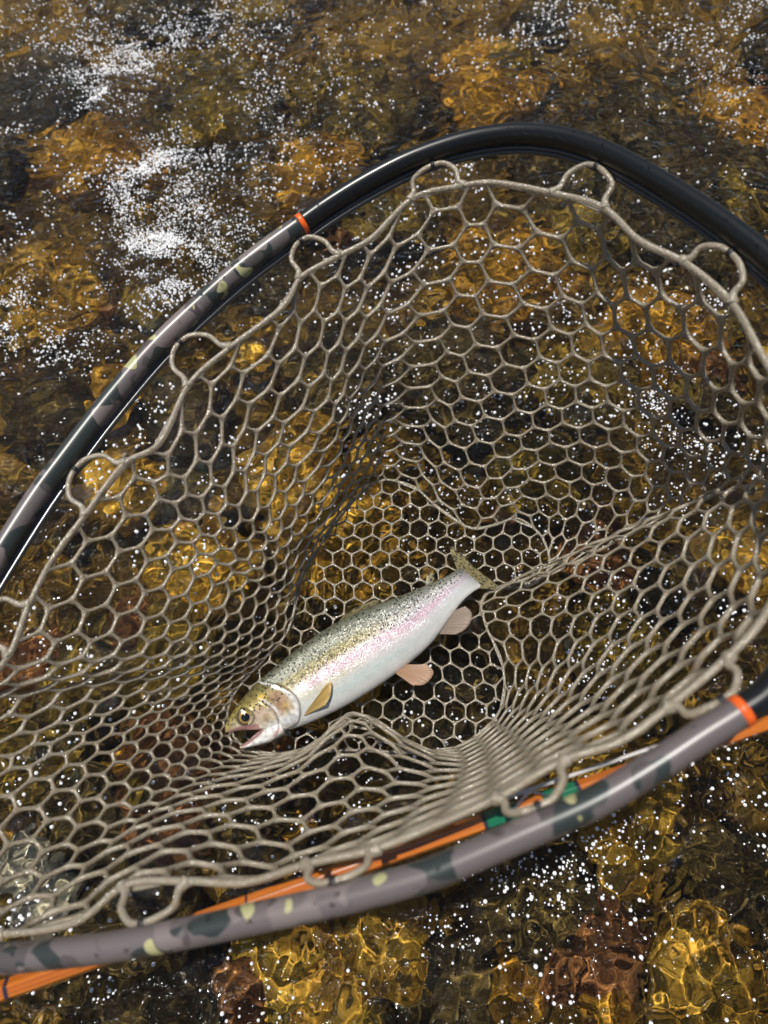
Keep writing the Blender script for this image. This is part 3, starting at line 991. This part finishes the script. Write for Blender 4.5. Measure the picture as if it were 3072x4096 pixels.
# relief: gill cover edge, cheek plate, upper jaw bone, eye socket
gx = 0.224 - 7.5*(z + 0.020)**2
gill = sstep(0.012, 0.0, x - gx) * sstep(-0.085, 0.0, x - gx) * sstep(0.078, 0.06, np.abs(z + 0.015))
px_ = 0.157 - 7.0*(z + 0.030)**2
pre = np.exp(-((x - px_)/0.0032)**2) * sstep(0.06, 0.045, np.abs(z + 0.03))
mz = -0.030 - 0.16*(x - 0.02)
maxl = np.exp(-((z - mz)/0.0055)**2) * sstep(0.015, 0.03, x) * sstep(0.118, 0.10, x)
EX, EZ = 0.076, 0.004
er = np.hypot(x - EX, z - EZ)
sock = np.exp(-((er - 0.024)/0.006)**2)*0.0012 - sstep(0.022, 0.012, er)*0.004
side = np.abs(y) > 0.006
disp = (0.0056*gill - 0.0036*pre + 0.0032*maxl + sock) * side
Vd = V + Nn * disp[:, None]
fish_w = pose(Vd)
fb = mesh_obj('body', fish_w, FF, None)
# pigment
def mixc(a, b, t): return a*(1-t[:, None]) + np.array(b)[None]*t[:, None]
tt = np.interp(x, xs_, top); bb = np.interp(x, xs_, bot)
vn = np.clip((z - (tt+bb)/2) / ((tt-bb)/2), -1.2, 1.2)
col = np.tile(np.array([0.72, 0.74, 0.70]), (len(V), 1))
wob = 0.06*np.sin(x*60) + 0.05*np.sin(x*23 + 1)
fore = sstep(0.72, 0.42, x)
col = mixc(col, (0.58, 0.54, 0.42), sstep(-0.10, 0.22, vn))
col = mixc(col, (0.21, 0.18, 0.06), sstep(0.18, 0.34, vn)*(0.45 + 0.55*fore))
col = mixc(col, (0.20, 0.205, 0.15), sstep(0.44, 0.66, vn))
col = mixc(col, (0.13, 0.14, 0.09), sstep(0.75, 1.0, vn))
col = mixc(col, (0.60, 0.58, 0.70), 0.6*sstep(0.45, 0.68, x)*np.exp(-((vn - 0.15)/0.45)**2))
pink = np.exp(-((vn - 0.06 - wob*0.3)/0.17)**2) * sstep(0.20, 0.34, x) * sstep(0.95, 0.7, x)
col = mixc(col, (0.60, 0.36, 0.47), 0.9*pink)
pk2 = np.exp(-((vn + 0.15)/0.25)**2) * sstep(0.3, 0.45, x) * sstep(0.85, 0.65, x)
col = mixc(col, (0.76, 0.66, 0.66), 0.5*pk2)
yel = np.exp(-((vn + 0.16)/0.16)**2) * sstep(0.2, 0.26, x) * sstep(0.5, 0.36, x)
col = mixc(col, (0.66, 0.60, 0.38), 0.5*yel)
aqua = np.exp(-((vn + 0.48)/0.16)**2) * sstep(0.25, 0.32, x) * sstep(0.66, 0.5, x)
col = mixc(col, (0.66, 0.80, 0.76), 0.6*aqua)
col = mixc(col, (0.93, 0.91, 0.87), sstep(-0.45, -0.80, vn))
head = sstep(0.004, -0.004, x - gx)
hc = np.tile(np.array([0.60, 0.50, 0.36]), (len(V), 1))
hc = mixc(hc, (0.36, 0.28, 0.07), sstep(-0.012, 0.020, z))
hc = mixc(hc, (0.17, 0.14, 0.04), sstep(0.022, 0.055, z))
op = np.exp(-((x-0.182)/0.022)**4 - ((z-0.002)/0.034)**4)
hc = mixc(hc, (0.40, 0.24, 0.16), 0.85*op)
hc = mixc(hc, (0.52, 0.34, 0.08), 0.7*np.exp(-((x-0.190)/0.012)**2 - ((z+0.020)/0.014)**2))
hc = mixc(hc, (0.66, 0.44, 0.06), 0.9*np.exp(-((x-0.142)/0.013)**2 - ((z-0.030)/0.011)**2))
hc = mixc(hc, (0.66, 0.44, 0.36), 0.6*np.exp(-((x-0.118)/0.020)**2 - ((z+0.006)/0.020)**2))
hc = mixc(hc, (0.50, 0.36, 0.12), 0.6*np.exp(-((x-0.128)/0.010)**2 - ((z+0.022)/0.008)**2))
hc = mixc(hc, (0.84, 0.78, 0.76), 0.85*np.exp(-((x - px_ - 0.006)/0.005)**2)*sstep(0.04, 0.02, z))
hc = mixc(hc, (0.84, 0.80, 0.78), np.exp(-((x - gx + 0.004)/0.006)**2))
hc = mixc(hc, (0.80, 0.78, 0.74), sstep(-0.034, -0.055, z))
hc = mixc(hc, (0.74, 0.66, 0.48), 0.8*maxl)
hc = mixc(hc, (0.20, 0.15, 0.05), 0.7*np.exp(-((z - mz + 0.009)/0.003)**2)*sstep(.02, .04, x)*sstep(.12, .10, x))
hc = mixc(hc, (0.48, 0.36, 0.07), 0.9*sstep(0.045, 0.0, x)*sstep(-0.034, -0.016, z))
hc = mixc(hc, (0.56, 0.42, 0.14), 0.8*sstep(0.036, 0.018, x)*sstep(-0.05, -0.07, z))
hc = mixc(hc, (0.66, 0.20, 0.17), 0.7*np.exp(-((x-0.135)/0.016)**2 - ((z+0.080-(x-.13)*.4)/0.005)**2))
hc = mixc(hc, (0.16, 0.09, 0.05), 0.75*np.exp(-((x - px_ + 0.001)/0.0022)**2)*sstep(0.05, 0.03, np.abs(z + 0.02)))
hc = hc * (1 + 0.30*fbm(x*110, z*110, 95, 4))[:, None]
hc = mixc(hc, (0.10, 0.08, 0.03), 0.8*sstep(0.031, 0.025, er)*sstep(0.020, 0.024, er))
br = 0.5 + 0.5*np.sin((z + 0.6*x)*900)
hc = mixc(hc, (0.60, 0.54, 0.48), 0.5*br*sstep(-0.070, -0.080, z)*sstep(.10, .13, x))
col = mixc(col, (0, 0, 0), np.zeros(len(V)))
col = col*(1-head[:, None]) + hc*head[:, None]
col = mixc(col, (0.16, 0.07, 0.06), 0.75*np.exp(-((x - gx - 0.0065)/0.0022)**2)*sstep(0.075, 0.055, np.abs(z + 0.02)))  # shadow gap behind the gill cover, painted as a dark reddish line
mouth = (x < 0.105) & (z < mz - 0.006) & (z > -0.064 + 0.10*(x-.018)) & (np.abs(y) < 0.030)
roof = (Nn[:, 2] < -0.4) & (x < 0.10) & (z > -0.062)
floor_ = (Nn[:, 2] > 0.5) & (x < 0.12) & (z < -0.04) & (np.abs(y) < 0.024) & (x > 0.026)
mm = (roof | floor_ | (mouth & (np.abs(Nn[:, 1]) < 0.6))).astype(float)
col = mixc(col, (0.50, 0.26, 0.25), mm*0.9)
spot = sstep(-0.02, 0.35, vn)*(1-head) + head*sstep(-0.012, 0.012, z)
spot = spot * (1-mm)
col = col * (0.88 + 0.07*head[:, None]) * (1 + 0.06*fbm(x*60, z*60, 91, 3))[:, None]
me = fb.data
ca = me.color_attributes.new('pigment_and_shade', 'FLOAT_COLOR', 'POINT')
ca.data.foreach_set('color', np.concatenate([col, np.ones((len(V), 1))], 1).astype(np.float32).ravel())
ra_ = me.attributes.new('rest', 'FLOAT_VECTOR', 'POINT'); ra_.data.foreach_set('vector', V.astype(np.float32).ravel())
sa_ = me.attributes.new('spotting', 'FLOAT', 'POINT'); sa_.data.foreach_set('value', spot.astype(np.float32))
ga_ = me.attributes.new('glitter', 'FLOAT', 'POINT'); ga_.data.foreach_set('value', ((1-head)*(0.12 + 0.20*sstep(-0.25, 0.5, vn) + 0.14*sstep(.45, .7, x)*sstep(-.5, 0, vn))).astype(np.float32))
ha_ = me.attributes.new('scaled', 'FLOAT', 'POINT'); ha_.data.foreach_set('value', (1-head).astype(np.float32))

FS = Mat('trout_skin')
rest = FS.attr('rest').outputs['Vector']
mpv = FS.t.nodes.new('ShaderNodeMapping'); FS.l(rest, mpv.inputs[0]); mpv.inputs['Scale'].default_value = (1.0, 0.35, 1.0)
vs = FS.voro(mpv.outputs[0], 108, rand=1.0)                                   # black spots
sz = FS.noise(rest, 40, 2)
thr = FS.math('ADD', FS.math('MULTIPLY', FS.attr('spotting').outputs['Fac'], 0.30), FS.math('MULTIPLY', sz.outputs[0], 0.14))
thr = FS.math('MULTIPLY', thr, FS.math('GREATER_THAN', FS.attr('spotting').outputs['Fac'], 0.12))
sp = FS.math('MULTIPLY', FS.math('SUBTRACT', thr, vs.outputs['Distance']), 14.0, clamp=True)
sc_ = FS.voro(rest, 330, rand=0.7)                                            # scales
sep = FS.t.nodes.new('ShaderNodeSeparateColor'); FS.l(sc_.outputs['Color'], sep.inputs[0])
scv = FS.math('MULTIPLY', sep.outputs[0], FS.attr('scaled').outputs['Fac'])
base = FS.mix(FS.math('MULTIPLY', scv, 0.55), FS.attr('pigment_and_shade').outputs['Color'], (1.0, 0.98, 0.95), 'SOFT_LIGHT')
base = FS.mix(FS.math('MULTIPLY', sp, 0.93), base, (0.012, 0.012, 0.010))
FS.l(base, FS.b.inputs['Base Color'])
FS.set(Roughness=0.28, Metallic=0.28, Coat_Weight=0.9, Coat_Roughness=0.16)
FS.b.inputs['Specular IOR Level'].default_value = 0.7
hgt = FS.math('MULTIPLY', FS.math('SUBTRACT', sep.outputs[1], sc_.outputs['Distance']), FS.attr('scaled').outputs['Fac'])
nb_ = FS.bump(hgt, 0.35, 0.0009)
# every scale lies at its own slight angle
tl = FS.t.nodes.new('ShaderNodeVectorMath'); tl.operation = 'SUBTRACT'; FS.l(sc_.outputs['Color'], tl.inputs[0]); tl.inputs[1].default_value = (0.5, 0.5, 0.5)
tm = FS.t.nodes.new('ShaderNodeVectorMath'); tm.operation = 'SCALE'; FS.l(tl.outputs[0], tm.inputs[0]); FS.l(FS.math('MULTIPLY', FS.attr('glitter').outputs['Fac'], 1.0), tm.inputs['Scale'])
ta = FS.t.nodes.new('ShaderNodeVectorMath'); ta.operation = 'ADD'; FS.l(nb_, ta.inputs[0]); FS.l(tm.outputs[0], ta.inputs[1])
tn = FS.t.nodes.new('ShaderNodeVectorMath'); tn.operation = 'NORMALIZE'; FS.l(ta.outputs[0], tn.inputs[0])
FS.l(tn.outputs[0], FS.b.inputs['Normal']); FS.l(tn.outputs[0], FS.b.inputs['Coat Normal'])
me.materials.append(FS.m)
trout = empty('rainbow_trout', pose(np.array([[0.45, 0, 0]]))[0] * np.array([1, 1, 0]) + np.array([0, 0, 0.015]))
tag(trout, 'silver rainbow trout with pink stripe and black spots lying in the net', 'fish')
TI = Matrix.Translation(-trout.location)
def fpart(o, parent=trout):
    o.parent = parent
    if parent is trout: o.matrix_parent_inverse = TI
    return o
fpart(fb)

# eyes
IRIS = Mat('trout_iris')
IR = IRIS.noise(IRIS.obj(), 900, 3)
IRIS.l(IRIS.mix(IR.outputs[0], (0.30, 0.16, 0.03), (0.60, 0.40, 0.13)), IRIS.b.inputs['Base Color'])
IRIS.set(Roughness=0.25, Metallic=0.5, Coat_Weight=1.0, Coat_Roughness=0.02)
PUP = Mat('trout_pupil').set(Base_Color=(0.004, 0.005, 0.010, 1), Roughness=0.05, Coat_Weight=1.0, Coat_Roughness=0.02)
RING = Mat('eye_rim').set(Base_Color=(0.06, 0.05, 0.025, 1), Roughness=0.25, Coat_Weight=0.8)
def eye_cap(r, bulge, y0, sgn, n=28, rings=7):
    verts, faces = [], []
    for i in range(rings+1):
        rr = r*i/rings
        for k in range(n):
            a = 2*math.pi*k/n
            verts.append((EX + rr*math.cos(a), sgn*(y0 + bulge*(1-(i/rings)**2)), EZ + rr*math.sin(a)))
    for i in range(rings):
        for k in range(n):
            l = (k+1) % n
            q = (i*n+k, i*n+l, (i+1)*n+l, (i+1)*n+k)
            faces.append(q if sgn < 0 else q[::-1])
    return pose(np.array(verts)), faces
ey = float(np.interp(EX, xs_, wid)) * 0.985
for sgn in (1, -1):
    v, f = eye_cap(0.0245, 0.004, ey - 0.0035, sgn)
    eye = fpart(mesh_obj('eye', v, f, RING.m))
    v, f = eye_cap(0.0185, 0.004, ey - 0.0012, sgn)
    mesh_obj('iris', v, f, IRIS.m).parent = eye
    v, f = eye_cap(0.0122, 0.003, ey + 0.0015, sgn)
    mesh_obj('pupil', v, f, PUP.m).parent = eye
    for c_ in eye.children: c_.matrix_parent_inverse = Matrix.Identity(4)

# fins: rayed membranes with thickness
def fin_mat(name, a, b, spots=False):
    F = Mat(name)
    u = F.attr('ray').outputs['Vector']
    s = F.t.nodes.new('ShaderNodeSeparateXYZ'); F.l(u, s.inputs[0])
    wv = F.math('SINE', F.math('ADD', F.math('MULTIPLY', s.outputs[0], 78.0), F.math('MULTIPLY', F.noise(u, 5.0, 2).outputs[0], 5.0)))
    ma = F.math('MULTIPLY_ADD', wv, 0.22); ma.node.inputs[2].default_value = 0.25
    tipw = F.math('MULTIPLY', F.math('POWER', s.outputs[1], 2.0), 0.6)
    cc = F.mix(F.math('ADD', ma, tipw, clamp=True), a, b)
    if spots:
        vz = F.voro(F.attr('rest').outputs['Vector'], 75, rand=0.9)
        cc = F.mix(F.math('MULTIPLY', F.math('SUBTRACT', 0.44, vz.outputs['Distance']), 12.0, clamp=True), cc, (0.012, 0.012, 0.008))
    F.l(cc, F.b.inputs['Base Color'])
    F.set(Roughness=0.3, Transmission_Weight=0.2, Coat_Weight=0.6, Coat_Roughness=0.1)
    F.l(F.bump(wv, 0.3, 0.0005), F.b.inputs['Normal'])
    return F.m
FA = fin_mat('amber_fin', (0.20, 0.12, 0.02), (0.55, 0.38, 0.12))
FP = fin_mat('pinkish_fin', (0.28, 0.14, 0.055), (0.48, 0.32, 0.22))
FT = fin_mat('spotted_tail', (0.19, 0.155, 0.055), (0.36, 0.30, 0.13), True)
FG = fin_mat('pale_fin', (0.20, 0.15, 0.11), (0.34, 0.27, 0.21))
FO = fin_mat('olive_fin', (0.14, 0.12, 0.05), (0.30, 0.26, 0.12), True)
def fin(name, base0, base1, tips, mat, th=0.0022, nu=26, nv=10, wave=0.0):
    """base0->base1 along the body, tips: outline points from base0's side to base1's side (fish coordinates)"""
    tips = catmull(np.array(tips, float), 12)
    b0, b1 = np.array(base0, float), np.array(base1, float)
    verts, faces, ray_ = [], [], []
    def pt(u, v):
        k = u*(len(tips)-1); i = min(int(k), len(tips)-2); tp = tips[i]*(1-(k-i)) + tips[i+1]*(k-i)
        p = (b0*(1-u) + b1*u)*(1-v) + tp*v
        return p
    for sgn in (1, -1):
        for i in range(nu+1):
            for j in range(nv+1):
                u, v = i/nu, j/nv
                p = pt(u, v)
                e1_, e2_ = pt(min(u+.02, 1), v) - pt(max(u-.02, 0), v), pt(u, min(v+.05, 1)) - pt(u, max(v-.05, 0))
                nn = np.cross(e1_, e2_); nn /= np.linalg.norm(nn) + 1e-9
                rip = wave*math.sin(u*17)*v
                verts.append(p + nn*(sgn*th*(1-0.8*v)*0.5 + rip)); ray_.append((u, v, 0))
    m = (nu+1)*(nv+1)
    idx = lambda s, i, j: s*m + i*(nv+1) + j
    for i in range(nu):
        for j in range(nv):
            faces.append((idx(0, i, j), idx(0, i+1, j), idx(0, i+1, j+1), idx(0, i, j+1)))
            faces.append((idx(1, i, j), idx(1, i, j+1), idx(1, i+1, j+1), idx(1, i+1, j)))
        faces.append((idx(0, i, nv), idx(0, i+1, nv), idx(1, i+1, nv), idx(1, i, nv)))
    for j in range(nv):
        faces.append((idx(0, 0, j), idx(0, 0, j+1), idx(1, 0, j+1), idx(1, 0, j)))
        faces.append((idx(0, nu, j+1), idx(0, nu, j), idx(1, nu, j), idx(1, nu, j+1)))
    vv_ = np.array(verts)
    o = mesh_obj(name, pose(vv_), faces, mat)
    q = o.data.attributes.new('ray', 'FLOAT_VECTOR', 'POINT'); q.data.foreach_set('vector', np.array(ray_, np.float32).ravel())
    q = o.data.attributes.new('rest', 'FLOAT_VECTOR', 'POINT'); q.data.foreach_set('vector', vv_.astype(np.float32).ravel())
    return fpart(o)
fin('pectoral_fin', (.222, .046, -.076), (.236, .049, -.066), [(.290, .071, -.078), (.318, .073, -.058), (.335, .072, -.030), (.322, .070, -.026)], FA, wave=.0012)
fin('pectoral_fin', (.222, -.046, -.080), (.236, -.049, -.070), [(.29, -.075, -.10), (.325, -.078, -.085), (.33, -.076, -.06)], FA, wave=.0012)
fin('pelvic_fin', (.520, .018, -.112), (.556, .016, -.106), [(.548, .035, -.172), (.585, .040, -.186), (.622, .040, -.170), (.618, .034, -.138)], FP, wave=.0012)
fin('pelvic_fin', (.520, -.018, -.112), (.556, -.016, -.106), [(.55, -.03, -.150), (.58, -.034, -.16), (.61, -.03, -.14)], FP, wave=.0012)
fin('anal_fin', (.685, .004, -.080), (.770, .004, -.054), [(.735, .006, -.118), (.775, .008, -.122), (.815, .008, -.098), (.815, .006, -.066)], FG, wave=.0012)
fin('adipose_fin', (.745, 0, .056), (.770, 0, .053), [(.770, .003, .080), (.785, .004, .086), (.800, .004, .078), (.790, .003, .062)], FO)
fin('dorsal_fin', (.43, 0, .097), (.55, 0, .090), [(.47, -.05, .108), (.52, -.055, .110), (.58, -.05, .104), (.60, -.04, .094)], FO, wave=.0012)
fin('tail_fin', (.895, 0, .044), (.895, 0, -.044), [(.940, .004, .100), (.985, .006, .125), (.998, .004, .055), (.990, 0, 0), (.996, .004, -.050), (.985, .006, -.098), (.945, .004, -.085)], FT, th=.004, nu=40, wave=.0016)
# tongue in the open mouth
tv, tf = loft(np.linspace(.045, .12, 14), np.interp(np.linspace(0, 1, 14), [0, .3, 1], [-.068, -.061, -.050]), np.full(14, -.076), np.interp(np.linspace(0, 1, 14), [0, .4, 1], [.004, .014, .018]), 20)
TON = Mat('tongue').set(Base_Color=(0.52, 0.36, 0.34, 1), Roughness=0.3, Coat_Weight=0.6)
fpart(mesh_obj('tongue', pose(np.array(tv)), tf, TON.m))
